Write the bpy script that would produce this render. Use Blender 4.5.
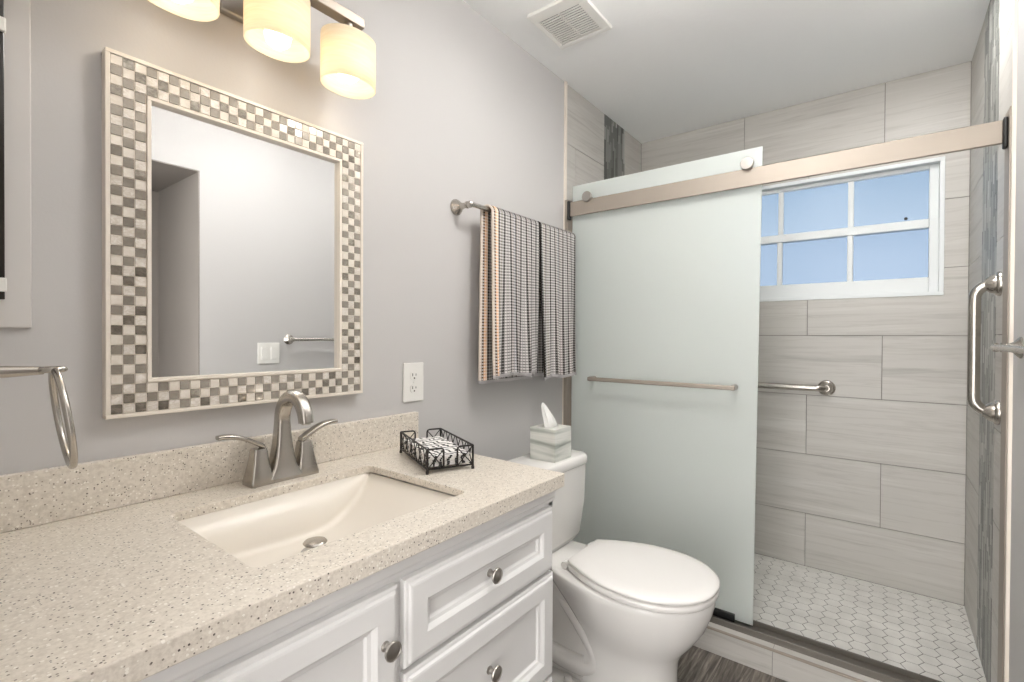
import bpy, bmesh, math, random
from mathutils import Vector, Matrix
random.seed(7)
S = bpy.context.scene
C = S.collection
for o in list(bpy.data.objects):
    bpy.data.objects.remove(o)

# ------------------------------------------------------------------ camera
CAM_Z = 1.20
yaw, pit, rol, FPX = 0.655801, -0.00856866, 0.00520808, 485.696
f = Vector((math.cos(yaw)*math.cos(pit), math.sin(yaw)*math.cos(pit), math.sin(pit)))
r = Vector((math.sin(yaw), -math.cos(yaw), 0))
u = r.cross(f)
r2 = r*math.cos(rol) + u*math.sin(rol)
u2 = u*math.cos(rol) - r*math.sin(rol)
cd = bpy.data.cameras.new('camera')
cam = bpy.data.objects.new('camera', cd)
C.objects.link(cam)
cam.matrix_world = Matrix(((r2.x, u2.x, -f.x, 0), (r2.y, u2.y, -f.y, 0), (r2.z, u2.z, -f.z, CAM_Z), (0, 0, 0, 1)))
cd.sensor_width = 36
cd.lens = FPX*36/1024
cd.clip_start = 0.02
S.camera = cam

# ------------------------------------------------------------------ world, lights, exposure
W = bpy.data.worlds.new('world')
S.world = W
W.use_nodes = True
nt = W.node_tree
nt.nodes.clear()
out = nt.nodes.new('ShaderNodeOutputWorld')
bg = nt.nodes.new('ShaderNodeBackground')
tc = nt.nodes.new('ShaderNodeTexCoord')
sx = nt.nodes.new('ShaderNodeSeparateXYZ')
nt.links.new(tc.outputs['Generated'], sx.inputs[0])
rp = nt.nodes.new('ShaderNodeValToRGB')
rp.color_ramp.elements[0].position = 0.40
rp.color_ramp.elements[0].color = (1.0, 0.975, 0.945, 1)
rp.color_ramp.elements[1].position = 0.60
rp.color_ramp.elements[1].color = (0.064, 0.080, 0.098, 1)
mr = nt.nodes.new('ShaderNodeMapRange')
mr.inputs['From Min'].default_value = -1
mr.inputs['From Max'].default_value = 1
nt.links.new(sx.outputs['X'], mr.inputs['Value'])
nt.links.new(mr.outputs[0], rp.inputs[0])
# window side: pale near the horizon, bluer above
rz = nt.nodes.new('ShaderNodeValToRGB')
rz.color_ramp.elements[0].position = 0.14
rz.color_ramp.elements[0].color = (1.35, 1.25, 1.18, 1)
rz.color_ramp.elements[1].position = 0.30
rz.color_ramp.elements[1].color = (0.72, 0.80, 0.86, 1)
nt.links.new(sx.outputs['Z'], rz.inputs[0])
mx = nt.nodes.new('ShaderNodeMix'); mx.data_type = 'RGBA'; mx.blend_type = 'MULTIPLY'
fx_ = nt.nodes.new('ShaderNodeMath'); fx_.operation = 'GREATER_THAN'; fx_.inputs[1].default_value = 0.25
nt.links.new(sx.outputs['X'], fx_.inputs[0]); nt.links.new(fx_.outputs[0], mx.inputs[0])
nt.links.new(rp.outputs[0], mx.inputs[6]); nt.links.new(rz.outputs[0], mx.inputs[7])
nt.links.new(mx.outputs[2], bg.inputs['Color'])
bg.inputs['Strength'].default_value = 3.4
ROOM_FILL = 15.0          # added unseen ceiling lamp, brightens the room
SHOWER_FILL = 105.0          # added unseen lamp, shower downlight
BULB = 0.16           # watts of each vanity bulb
nt.links.new(bg.outputs[0], out.inputs[0])

S.view_settings.view_transform = 'Standard'
S.view_settings.look = 'None'
S.view_settings.gamma = 1
S.view_settings.exposure = 1.14
S.view_settings.use_curve_mapping = False
try:
    S.cycles.use_denoising = True
    S.cycles.max_bounces = 14
    S.cycles.diffuse_bounces = 7
    S.cycles.transmission_bounces = 12
    S.cycles.sample_clamp_indirect = 6
except Exception:
    pass

def point_light(name, loc, power, col, rad, parent=None):
    l = bpy.data.lights.new(name, 'POINT')
    l.energy = power
    l.color = col
    l.shadow_soft_size = rad
    o = bpy.data.objects.new(name, l)
    C.objects.link(o)
    if parent:
        o.parent = parent
        o.location = Vector(loc) - base(parent)
    else:
        o.location = loc
    return o

# ------------------------------------------------------------------ material helpers
class Mat:
    def __init__(s, name, col=(0.8, 0.8, 0.8), rough=0.5, metal=0.0, **kw):
        s.m = bpy.data.materials.new(name)
        s.m.use_nodes = True
        s.nt = s.m.node_tree
        s.b = s.nt.nodes['Principled BSDF']
        s.b.inputs['Base Color'].default_value = (*col, 1)
        s.b.inputs['Roughness'].default_value = rough
        s.b.inputs['Metallic'].default_value = metal
        for k, v in kw.items():
            s.b.inputs[k].default_value = v
    def n(s, t, **kw):
        x = s.nt.nodes.new(t)
        for k, v in kw.items():
            if hasattr(x, k):
                setattr(x, k, v)
            else:
                x.inputs[k].default_value = v
        return x
    def l(s, a, b):
        s.nt.links.new(a, b)
    def coords(s, scale=(1, 1, 1), kind='Object', add=None):
        t = s.n('ShaderNodeTexCoord')
        m = s.n('ShaderNodeMapping')
        m.inputs['Scale'].default_value = scale
        src = t.outputs[kind]
        if add is not None:
            v = s.n('ShaderNodeVectorMath', operation='ADD')
            s.l(src, v.inputs[0]); s.l(add, v.inputs[1])
            src = v.outputs[0]
        s.l(src, m.inputs['Vector'])
        return m.outputs[0]
    def noise(s, vec, scale, detail=3, rough=0.5, dist=0.0):
        x = s.n('ShaderNodeTexNoise')
        x.inputs['Scale'].default_value = scale
        x.inputs['Detail'].default_value = detail
        x.inputs['Roughness'].default_value = rough
        x.inputs['Distortion'].default_value = dist
        s.l(vec, x.inputs['Vector'])
        return x.outputs[0]
    def ramp(s, fac, stops, interp='LINEAR'):
        x = s.n('ShaderNodeValToRGB')
        cr = x.color_ramp
        cr.interpolation = interp
        while len(cr.elements) < len(stops):
            cr.elements.new(0.5)
        for e, (p, c) in zip(cr.elements, stops):
            e.position = p
            e.color = (*c, 1) if len(c) == 3 else c
        s.l(fac, x.inputs[0])
        return x.outputs[0]
    def mix(s, fac, a, b, mode='MIX'):
        x = s.n('ShaderNodeMix', data_type='RGBA', blend_type=mode)
        for sock, v in ((x.inputs[0], fac), (x.inputs[6], a), (x.inputs[7], b)):
            if hasattr(v, 'is_output'):
                s.l(v, sock)
            elif isinstance(v, (int, float)):
                sock.default_value = v
            else:
                sock.default_value = (*v, 1)
        return x.outputs[2]
    def math(s, op, a, b=None):
        x = s.n('ShaderNodeMath', operation=op)
        for i, v in enumerate((a, b)):
            if v is None:
                continue
            if hasattr(v, 'is_output'):
                s.l(v, x.inputs[i])
            else:
                x.inputs[i].default_value = v
        return x.outputs[0]
    def color(s, sock):
        s.l(sock, s.b.inputs['Base Color'])
        return s
    def bump(s, h, strength=0.2, dist=0.002):
        x = s.n('ShaderNodeBump')
        x.inputs['Strength'].default_value = strength
        x.inputs['Distance'].default_value = dist
        s.l(h, x.inputs['Height'])
        s.l(x.outputs[0], s.b.inputs['Normal'])
        return s

def paint(name, col, bump=0.08, scale=180):
    m = Mat(name, col, 0.62)
    m.bump(m.noise(m.coords(), scale, 3), bump, 0.002)
    return m.m

M = {}
M['wall'] = paint('wall_paint', (0.52, 0.508, 0.502))
M['closet'] = paint('closet_shade', (0.27, 0.245, 0.225))  # shade of the dim alcove put into a darker wall colour
m = Mat('ceiling_paint', (0.88, 0.885, 0.885), 0.85)
m.bump(m.noise(m.coords(), 60, 4, 0.6), 0.22, 0.004); M['ceiling'] = m.m

def tile_mat(name, c0, c1, c2, rough=0.42):
    m = Mat(name, c1, rough)
    at = m.n('ShaderNodeAttribute', attribute_name='rnd')
    v1 = m.coords((0.9, 0.9, 17), add=at.outputs['Vector'])
    n1 = m.noise(v1, 1.4, 5, 0.6, 0.6)
    n2 = m.noise(m.coords((2.2, 2.2, 60), add=at.outputs['Vector']), 1.0, 4, 0.6, 0.8)
    c = m.ramp(n1, [(0.30, c2), (0.44, c1), (0.56, c1), (0.72, c0)])
    k = m.ramp(n2, [(0.52, (1, 1, 1)), (0.62, (0.82, 0.81, 0.80)), (0.66, (1, 1, 1))])
    m.color(m.mix(0.6, c, k, 'MULTIPLY'))
    return m.m
M['tile'] = tile_mat('striated_tile', (0.575, 0.56, 0.53), (0.51, 0.492, 0.462), (0.42, 0.403, 0.376))
M['grout'] = Mat('grout', (0.23, 0.215, 0.20), 0.9).m
m = Mat('hex_tile', (0.70, 0.69, 0.66), 0.35)
m.color(m.ramp(m.noise(m.coords(), 9, 3), [(0.35, (0.64, 0.63, 0.60)), (0.65, (0.76, 0.75, 0.72))])); M['hex'] = m.m
M['hexgrout'] = Mat('hex_grout', (0.09, 0.085, 0.08), 0.9).m
STICK = [(0.13, 0.135, 0.125), (0.21, 0.215, 0.20), (0.30, 0.30, 0.28), (0.075, 0.08, 0.07), (0.42, 0.42, 0.40)]
M['sticks'] = [Mat('glass_stick', c, 0.34).m for c in STICK]
M['stickgrout'] = Mat('stick_grout', (0.40, 0.39, 0.37), 0.8).m

def metal(name, col, rough):
    m = Mat(name, col, rough, 1.0)
    return m.m
M['nickel'] = metal('brushed_nickel', (0.50, 0.47, 0.43), 0.27)
M['nickel_warm'] = Mat('satin_nickel_rail', (0.36, 0.315, 0.27), 0.5, 0.5).m
M['nickel_dark'] = metal('dark_nickel', (0.43, 0.405, 0.375), 0.33)
M['bronze'] = metal('dark_bronze_nickel', (0.24, 0.21, 0.18), 0.4)
M['track'] = metal('track_metal', (0.22, 0.205, 0.185), 0.45)
M['rubber'] = Mat('black_rubber', (0.01, 0.01, 0.01), 0.5).m
M['white_paint'] = Mat('cabinet_paint', (0.74, 0.735, 0.73), 0.38).m
M['white_plastic'] = Mat('white_plastic', (0.78, 0.77, 0.74), 0.35).m
M['frame_white'] = Mat('window_frame_white', (0.72, 0.75, 0.76), 0.4).m
M['greige'] = Mat('greige_paint', (0.60, 0.58, 0.565), 0.5).m
M['dark'] = Mat('dark_slot', (0.02, 0.02, 0.02), 0.6).m
M['black_wire'] = Mat('black_wire', (0.025, 0.021, 0.02), 0.45, 0.4).m
M['ceramic'] = Mat('white_ceramic', (0.80, 0.785, 0.765), 0.12, 0.0).m
M['seat'] = Mat('toilet_seat_plastic', (0.83, 0.81, 0.79), 0.25).m
M['bisque'] = Mat('bisque_ceramic', (0.80, 0.75, 0.675), 0.32).m
M['mirror'] = Mat('mirror_glass', (0.90, 0.91, 0.91), 0.01, 1.0).m
M['cream'] = Mat('cream_frame', (0.76, 0.70, 0.62), 0.4).m

# speckled quartz
m = Mat('speckled_quartz', (0.6, 0.55, 0.47), 0.28)
co = m.coords()
base_c = m.ramp(m.noise(co, 160, 3, 0.6), [(0.35, (0.61, 0.555, 0.48)), (0.6, (0.735, 0.68, 0.60))])
def specks(scale, thr, keep):
    v = m.n('ShaderNodeTexVoronoi'); v.inputs['Scale'].default_value = scale
    m.l(co, v.inputs['Vector'])
    a = m.math('LESS_THAN', v.outputs['Distance'], thr)
    sp = m.n('ShaderNodeSeparateColor'); m.l(v.outputs['Color'], sp.inputs[0])
    b = m.math('LESS_THAN', sp.outputs[0], keep)
    return m.math('MULTIPLY', a, b)
c = m.mix(specks(260, 0.34, 0.13), base_c, (0.26, 0.22, 0.18))
c = m.mix(specks(190, 0.27, 0.11), c, (0.085, 0.065, 0.055))
c = m.mix(specks(210, 0.40, 0.16), c, (0.84, 0.80, 0.73))
m.color(c); M['quartz'] = m.m

# floor planks
m = Mat('vinyl_plank', (0.2, 0.18, 0.16), 0.45)
at = m.n('ShaderNodeAttribute', attribute_name='rnd')
v1 = m.coords((1.6, 22, 1), add=at.outputs['Vector'])
n1 = m.noise(v1, 2.2, 6, 0.65, 1.2)
n2 = m.noise(m.coords((6, 90, 1), add=at.outputs['Vector']), 1.2, 4, 0.6, 0.5)
c = m.ramp(n1, [(0.30, (0.030, 0.025, 0.021)), (0.47, (0.125, 0.108, 0.092)), (0.70, (0.33, 0.295, 0.26))])
k = m.ramp(n2, [(0.40, (0.55, 0.53, 0.5)), (0.56, (1, 1, 1))])
m.color(m.mix(0.8, c, k, 'MULTIPLY')); M['plank'] = m.m

# frosted glass
m = Mat('frosted_glass', (0.8, 0.85, 0.83), 0.5)
o_ = m.nt.nodes['Material Output']
rf = m.n('ShaderNodeBsdfRefraction'); rf.inputs['Roughness'].default_value = 0.55; rf.inputs['IOR'].default_value = 1.25
rf.inputs['Color'].default_value = (0.92, 0.955, 0.94, 1)
tl = m.n('ShaderNodeBsdfTranslucent'); tl.inputs['Color'].default_value = (0.91, 0.935, 0.925, 1)
df = m.n('ShaderNodeBsdfDiffuse'); df.inputs['Color'].default_value = (0.845, 0.885, 0.862, 1)
gl = m.n('ShaderNodeBsdfGlossy'); gl.inputs['Roughness'].default_value = 0.30
m1 = m.n('ShaderNodeMixShader'); m1.inputs[0].default_value = 0.55
m.l(rf.outputs[0], m1.inputs[1]); m.l(tl.outputs[0], m1.inputs[2])
m2 = m.n('ShaderNodeMixShader'); m2.inputs[0].default_value = 0.42
m.l(m1.outputs[0], m2.inputs[1]); m.l(df.outputs[0], m2.inputs[2])
m3 = m.n('ShaderNodeMixShader'); m3.inputs[0].default_value = 0.04
m.l(m2.outputs[0], m3.inputs[1]); m.l(gl.outputs[0], m3.inputs[2])
m.l(m3.outputs[0], o_.inputs[0]); M['frost'] = m.m
M['glass_edge'] = Mat('glass_edge', (0.72, 0.78, 0.77), 0.2).m

# obscure window glass: rough transmission of the sky behind
m = Mat('obscure_glass', (0.86, 0.93, 1.0), 0.22, 0.0)
m.b.inputs['Transmission Weight'].default_value = 1.0
m.b.inputs['IOR'].default_value = 1.2
m.bump(m.noise(m.coords(), 90, 2), 0.15, 0.002)
M['window_glass'] = m.m

m = Mat('obscure_double_glass', (0.70, 0.79, 0.90), 0.22, 0.0)
m.b.inputs['Transmission Weight'].default_value = 1.0
m.b.inputs['IOR'].default_value = 1.2
M['window_glass2'] = m.m

# lamp shade (woven, glowing from the bulb within)
m = Mat('linen_shade', (0.90, 0.80, 0.62), 0.8)
o_ = m.nt.nodes['Material Output']
wv = m.noise(m.coords((1, 1, 14)), 18, 4, 0.6)
cc = m.ramp(wv, [(0.3, (0.90, 0.80, 0.63)), (0.7, (0.96, 0.89, 0.75))])
tl = m.n('ShaderNodeBsdfTranslucent'); df = m.n('ShaderNodeBsdfDiffuse')
em = m.n('ShaderNodeEmission'); em.inputs['Strength'].default_value = 0.05
m.l(cc, tl.inputs[0]); m.l(cc, df.inputs[0]); m.l(cc, em.inputs[0])
m1 = m.n('ShaderNodeMixShader'); m1.inputs[0].default_value = 0.5
m.l(tl.outputs[0], m1.inputs[1]); m.l(df.outputs[0], m1.inputs[2])
ad = m.n('ShaderNodeAddShader'); m.l(m1.outputs[0], ad.inputs[0]); m.l(em.outputs[0], ad.inputs[1])
m.l(ad.outputs[0], o_.inputs[0]); M['shade'] = m.m
m = Mat('lit_bulb', (1, 0.9, 0.7), 0.4)
m.b.inputs['Emission Color'].default_value = (1, 0.84, 0.58, 1)
m.b.inputs['Emission Strength'].default_value = 2.0; M['bulb'] = m.m

m = Mat('lit_diffuser', (0.9, 0.9, 0.88), 0.5)
m.b.inputs['Emission Color'].default_value = (1.0, 0.975, 0.94, 1)
m.b.inputs['Emission Strength'].default_value = ROOM_FILL; M['lamp'] = m.m

m = Mat('lit_lens', (0.9, 0.9, 0.88), 0.5)
m.b.inputs['Emission Color'].default_value = (1.0, 0.985, 0.96, 1)
m.b.inputs['Emission Strength'].default_value = SHOWER_FILL; M['fill'] = m.m

# mosaic chips of the mirror frame
def chip(name, c0, c1, rough, metalv, sc=60):
    m = Mat(name, c0, rough, metalv)
    m.color(m.ramp(m.noise(m.coords((1, 1, 1.6)), sc, 3, 0.6, 1.5), [(0.38, c0), (0.62, c1)]))
    return m.m
M['mosaic'] = [
    chip('taupe_mirror_chip', (0.40, 0.36, 0.31), (0.46, 0.42, 0.365), 0.12, 0.55),
    chip('smoky_mirror_chip', (0.28, 0.25, 0.21), (0.50, 0.46, 0.40), 0.08, 0.75),
    chip('pearl_chip', (0.80, 0.75, 0.68), (0.74, 0.68, 0.60), 0.18, 0.1),
    chip('shell_chip', (0.84, 0.80, 0.75), (0.66, 0.60, 0.52), 0.14, 0.15, 90),
]

# marbled tissue box
m = Mat('marbled_card', (0.6, 0.6, 0.57), 0.4)
nz = m.noise(m.coords((2, 2, 24)), 1.0, 4, 0.55, 0.5)
m.color(m.ramp(nz, [(0.30, (0.26, 0.28, 0.25)), (0.42, (0.52, 0.54, 0.50)), (0.55, (0.74, 0.74, 0.70)), (0.75, (0.62, 0.63, 0.59))]))
M['marble'] = m.m
M['tissue'] = Mat('tissue_paper', (0.86, 0.86, 0.84), 0.9).m

# zebra paper
m = Mat('zebra_paper', (0.8, 0.8, 0.8), 0.8)
wn = m.n('ShaderNodeTexWave'); wn.inputs['Scale'].default_value = 17
wn.inputs['Distortion'].default_value = 7; wn.inputs['Detail'].default_value = 2; wn.inputs['Detail Scale'].default_value = 1.6
m.l(m.coords((1, 1.6, 1)), wn.inputs['Vector'])
m.color(m.ramp(wn.outputs[0], [(0.28, (0.03, 0.03, 0.03)), (0.36, (0.84, 0.83, 0.81))])); M['zebra'] = m.m

# waffle towel, UV in metres
def towel_mat(name, peach):
    m = Mat(name, (0.4, 0.38, 0.36), 0.95)
    t = m.n('ShaderNodeUVMap', uv_map='uv')
    s_ = m.n('ShaderNodeSeparateXYZ'); m.l(t.outputs[0], s_.inputs[0])
    U, V = s_.outputs[0], s_.outputs[1]
    def frac(x, p): return m.math('FRACT', m.math('DIVIDE', x, p))
    P = 0.0085                      # one rib
    rib = m.math('FLOOR', m.math('DIVIDE', U, P))
    k6 = frac(rib, 4.0)
    stripe = m.ramp(k6, [(0.0, (0.018, 0.014, 0.012)), (0.2, (0.30, 0.285, 0.28)), (0.45, (0.20, 0.19, 0.185)), (0.7, (0.30, 0.285, 0.28))], 'CONSTANT')
    wn_ = m.n('ShaderNodeTexWhiteNoise', noise_dimensions='1D'); m.l(rib, wn_.inputs['W'])
    tint = m.ramp(wn_.outputs['Value'], [(0, (1, 1, 1)), (0.72, (0.98, 0.88, 0.86)), (0.86, (1.0, 0.95, 0.75)), (0.94, (0.85, 0.9, 1.0))], 'CONSTANT')
    stripe = m.mix(0.8, stripe, tint, 'MULTIPLY')
    pe = m.ramp(k6, [(0.0, (0.62, 0.54, 0.47)), (0.2, (0.10, 0.055, 0.035)), (0.45, (0.80, 0.50, 0.30)), (0.7, (0.78, 0.60, 0.45))], 'CONSTANT')
    stripe = m.mix(m.math('LESS_THAN', U, peach), stripe, pe)
    fv = frac(V, 0.0112)
    fu = frac(U, P)
    du = m.math('ABSOLUTE', m.math('SUBTRACT', fu, 0.5)); dv = m.math('ABSOLUTE', m.math('SUBTRACT', fv, 0.5))
    dot = m.math('MULTIPLY', m.math('LESS_THAN', dv, 0.25), m.math('LESS_THAN', du, 0.40))
    hem = m.math('LESS_THAN', V, 0.012)
    c = m.mix(dot, stripe, m.mix(m.mix(m.math('LESS_THAN', k6, 0.2), (0.50, 0.50, 0.50), (0.20, 0.20, 0.20)), stripe, (0.95, 0.92, 0.89)))
    c = m.mix(hem, c, (0.52, 0.50, 0.51))
    m.color(c)
    h = m.math('ADD', du, dv)
    m.bump(h, 0.6, 0.003)
    return m.m
M['towel_a'] = towel_mat('waffle_towel_cloth', 0.034)
M['towel_b'] = towel_mat('waffle_towel_cloth_plain', -1.0)

# ------------------------------------------------------------------ mesh helpers
BASES = {}
def base(o):
    return BASES.get(o.name, Vector((0, 0, 0)))

class MB:
    def __init__(s):
        s.v = []; s.f = []; s.mi = []; s.uv = None; s.rnd = None
    def add(s, verts, faces, mi=0):
        n = len(s.v)
        s.v += [Vector(p) for p in verts]
        s.f += [[i+n for i in q] for q in faces]
        s.mi += [mi]*len(faces)
        return s
    def box(s, x0, x1, y0, y1, z0, z1, mi=0):
        v = [(x, y, z) for z in (z0, z1) for y in (y0, y1) for x in (x0, x1)]
        return s.add(v, [[0, 2, 3, 1], [4, 5, 7, 6], [0, 1, 5, 4], [2, 6, 7, 3], [0, 4, 6, 2], [1, 3, 7, 5]], mi)
    def loft(s, loops, mi=0, cap0=True, cap1=True, closed=False):
        n = len(loops[0]); v = [p for l in loops for p in l]; q = []
        k = len(loops)
        for a in range(k if closed else k-1):
            b = (a+1) % k
            for i in range(n):
                j = (i+1) % n
                q.append([a*n+i, a*n+j, b*n+j, b*n+i])
        if not closed:
            if cap0: q.append(list(range(n-1, -1, -1)))
            if cap1: q.append([(k-1)*n+i for i in range(n)])
        return s.add(v, q, mi)
    def lathe(s, prof, origin, axis, n=24, mi=0, closed=False):
        ax = Vector(axis).normalized()
        t = ax.orthogonal().normalized(); b = ax.cross(t)
        O = Vector(origin)
        loops = [[O + ax*h + (t*math.cos(a) + b*math.sin(a))*max(rr, 1e-5) for a in [2*math.pi*i/n for i in range(n)]] for rr, h in prof]
        return s.loft(loops, mi, closed=closed)
    def tube(s, pts, rad, n=12, mi=0, closed=False):
        P = [Vector(p) for p in pts]; k = len(P)
        R_ = rad if hasattr(rad, '__len__') else [rad]*k
        tang = []
        for i in range(k):
            if closed: d = P[(i+1) % k] - P[i-1]
            else: d = P[min(i+1, k-1)] - P[max(i-1, 0)]
            tang.append(d.normalized())
        nrm = tang[0].orthogonal().normalized(); loops = []
        for i in range(k):
            nrm = (nrm - tang[i]*nrm.dot(tang[i])).normalized()
            b = tang[i].cross(nrm)
            loops.append([P[i] + (nrm*math.cos(a) + b*math.sin(a))*R_[i] for a in [2*math.pi*j/n for j in range(n)]])
        return s.loft(loops, mi, closed=closed)
    def build(s, name, mat, parent=None, smooth=True, bevel=0, seg=2, sub=0, solid=0, ang=40):
        off = base(parent) if parent else Vector((0, 0, 0))
        me = bpy.data.meshes.new(name)
        me.from_pydata([p-off for p in s.v], [], s.f)
        mats = mat if isinstance(mat, list) else [mat]
        for m_ in mats: me.materials.append(m_)
        for p, k in zip(me.polygons, s.mi): p.material_index = k
        if s.uv:
            ul = me.uv_layers.new(name='uv')
            for lp in me.loops: ul.data[lp.index].uv = s.uv[lp.vertex_index]
        if s.rnd:
            ca = me.color_attributes.new('rnd', 'FLOAT_COLOR', 'CORNER')
            for p, c in zip(me.polygons, s.rnd):
                for li in p.loop_indices: ca.data[li].color = (*c, 1)
        bm = bmesh.new(); bm.from_mesh(me)
        if not s.rnd and not s.uv:
            bmesh.ops.recalc_face_normals(bm, faces=bm.faces)
        bm.to_mesh(me); bm.free()
        if smooth:
            me.polygons.foreach_set('use_smooth', [True]*len(me.polygons))
            me.set_sharp_from_angle(angle=math.radians(ang))
        o = bpy.data.objects.new(name, me); C.objects.link(o)
        if parent:
            o.parent = parent; BASES[o.name] = Vector(base(parent))
        if solid:
            md = o.modifiers.new('thickness', 'SOLIDIFY'); md.thickness = solid; md.offset = 0
        if bevel:
            md = o.modifiers.new('bevel', 'BEVEL'); md.width = bevel; md.segments = seg; md.limit_method = 'ANGLE'; md.angle_limit = math.radians(35)
        if sub:
            md = o.modifiers.new('sub', 'SUBSURF'); md.levels = sub; md.render_levels = sub
        return o

def tag(o, label, cat, group=None):
    o['label'] = label; o['category'] = cat
    if group: o['group'] = group
    return o
def thing(name, loc, label, cat, group=None):
    o = bpy.data.objects.new(name, None); C.objects.link(o)
    o.location = loc; o.empty_display_size = 0.05
    BASES[o.name] = Vector(loc)
    return tag(o, label, cat, group)
def struct(o, parent=None):
    o['kind'] = 'structure'
    return o
def Z(c): return c + CAM_Z
def arc(cx, cy, rr, a0, a1, n):
    return [(cx + rr*math.cos(math.radians(a0+(a1-a0)*i/n)), cy + rr*math.sin(math.radians(a0+(a1-a0)*i/n))) for i in range(n+1)]

# ------------------------------------------------------------------ room dimensions (m)
YW = 1.229          # vanity wall
YR = -0.287         # opposite wall
XB = 2.92           # shower back wall
XT = 2.000          # where the shower tile begins
XG = 2.030          # sliding glass
ZC = Z(1.221)       # ceiling
ZS = Z(-1.18)       # shower floor
X0 = -1.15          # open end of the room, behind the camera
ROWS = [Z(0.015 + 0.307*k) for k in range(-3, 4)]

# ------------------------------------------------------------------ floor, ceiling, painted walls
fl = MB(); fl.rnd = []
x_edges = {}
yy = -0.95; i = 0
while yy < YW + 0.05:
    y1 = min(yy + 0.178, YW + 0.05)
    x = X0 - 0.4 + (i*0.37) % 0.9 - 0.6
    while x < 1.94:
        a, b = max(x, X0), min(x + 1.2, 1.935)
        if b > a + 0.001:
            fl.add([(a, yy, 0), (b-0.0012, yy, 0), (b-0.0012, y1-0.0012, 0), (a, y1-0.0012, 0)], [[0, 1, 2, 3]], 0)
            fl.rnd.append((random.random()*5, random.random()*5, random.random()*5))
        x += 1.2
    yy = y1 if y1 < YW+0.05 else 9
    i += 1
n0 = len(fl.f); fl.box(X0, 1.935, -0.95, YW+0.05, -0.06, -0.0012, 1); fl.rnd += [(0, 0, 0)]*6
struct(fl.build('floor', [M['plank'], M['dark']], smooth=False))
struct(MB().box(X0, XB+0.1, -0.95, YW+0.1, ZC, ZC+0.08).build('ceiling', M['ceiling'], smooth=False))
struct(MB().box(0.02, XT, YW, YW+0.1, -0.05, ZC).build('wall_left', M['wall'], smooth=False))
struct(MB().box(-0.08, 0.02, 0.50, YW+0.1, 0, ZC).build('wall_near', M['wall'], smooth=False))
wr = MB()
DX0, DX1, DZ = 0.18, 0.974, Z(0.821)
wr.box(X0, DX0, YR-0.11, YR, 0, ZC).box(DX1, XT-0.03, YR-0.11, YR, 0, ZC).box(DX0, DX1, YR-0.11, YR, DZ, ZC)
struct(wr.build('wall_right', M['wall'], smooth=False))
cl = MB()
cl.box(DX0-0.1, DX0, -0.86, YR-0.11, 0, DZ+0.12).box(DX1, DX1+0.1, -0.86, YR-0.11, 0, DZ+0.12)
cl.box(DX1-0.006, DX1-0.0005, -0.86, YR-0.0005, 0, DZ-0.0005).box(DX0+0.0005, DX0+0.006, -0.86, YR-0.0005, 0, DZ-0.0005).box(DX0+0.006, DX1-0.006, -0.86, YR-0.0005, DZ-0.006, DZ-0.0005)  # thin liner carries the painted shade over the door jamb
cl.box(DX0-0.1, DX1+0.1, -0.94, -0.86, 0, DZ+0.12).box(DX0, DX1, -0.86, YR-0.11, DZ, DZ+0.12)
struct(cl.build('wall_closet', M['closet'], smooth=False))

# ------------------------------------------------------------------ tiled shower walls
def sub_rect(rc, h):
    (a0, a1, b0, b1), (c0, c1, d0, d1) = rc, h
    if a1 <= c0 or a0 >= c1 or b1 <= d0 or b0 >= d1: return [rc]
    o = []
    if b0 < d0: o.append((a0, a1, b0, d0))
    if b1 > d1: o.append((a0, a1, d1, b1))
    m0, m1 = max(b0, d0), min(b1, d1)
    if a0 < c0: o.append((a0, c0, m0, m1))
    if a1 > c1: o.append((c1, a1, m0, m1))
    return o
GAP = 0.0016
def tile_grid(h0, h1, z0, z1, rows, seams):
    """rects (h0,h1,z0,z1) for coursed tile; seams(row) gives the joint positions."""
    zs = [z0] + [q for q in rows if z0 + 0.005 < q < z1 - 0.005] + [z1]
    res = []
    for a, b in zip(zs[:-1], zs[1:]):
        row = int(round(((a+b)/2 - rows[0])/0.307 + 0.5))
        hs = [h0] + [q for q in seams(row) if h0+0.01 < q < h1-0.01] + [h1]
        for p, q in zip(hs[:-1], hs[1:]): res.append((p, q, a, b))
    return res
def tiled(name, mapper, rects, holes, thick, nrm, extra=None, mats=None):
    mb = MB(); mb.rnd = []
    for rc in rects:
        rnd = (random.random()*6, random.random()*6, random.random()*6)
        parts = [(rc[0]+GAP, rc[1]-GAP, rc[2]+GAP, rc[3]-GAP)]
        for h in holes: parts = [q for p in parts for q in sub_rect(p, h)]
        for (a, b, c_, d) in parts:
            n0 = len(mb.f)
            pts = [mapper(h, z, t) for t in (0, thick) for (h, z) in ((a, c_), (b, c_), (b, d), (a, d))]
            mb.add(pts, [[4, 5, 6, 7], [0, 1, 5, 4], [1, 2, 6, 5], [2, 3, 7, 6], [3, 0, 4, 7]], 0)
            mb.rnd += [rnd]*5
    if extra:
        n0 = len(mb.f); extra(mb); mb.rnd += [(0, 0, 0)]*(len(mb.f)-n0)
    return struct(mb.build(name, mats or [M['tile'], M['grout']], smooth=False))

WIN = (-0.205, 0.800, Z(0.198), Z(0.822))
def back_extra(mb):
    y0, y1, z0, z1 = WIN
    xa, xb = XB+0.006, XB+0.10
    mb.box(xa, xb, YR-0.1, y0, ZS-0.1, ZC, 1).box(xa, xb, y1, YW+0.1, ZS-0.1, ZC, 1)
    mb.box(xa, xb, y0, y1, ZS-0.1, z0, 1).box(xa, xb, y0, y1, z1, ZC, 1)
def seam_back(row):
    o = 0.322 if row % 2 == 0 else 0.013
    return sorted(o + 0.618*k for k in range(-2, 4))
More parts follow.
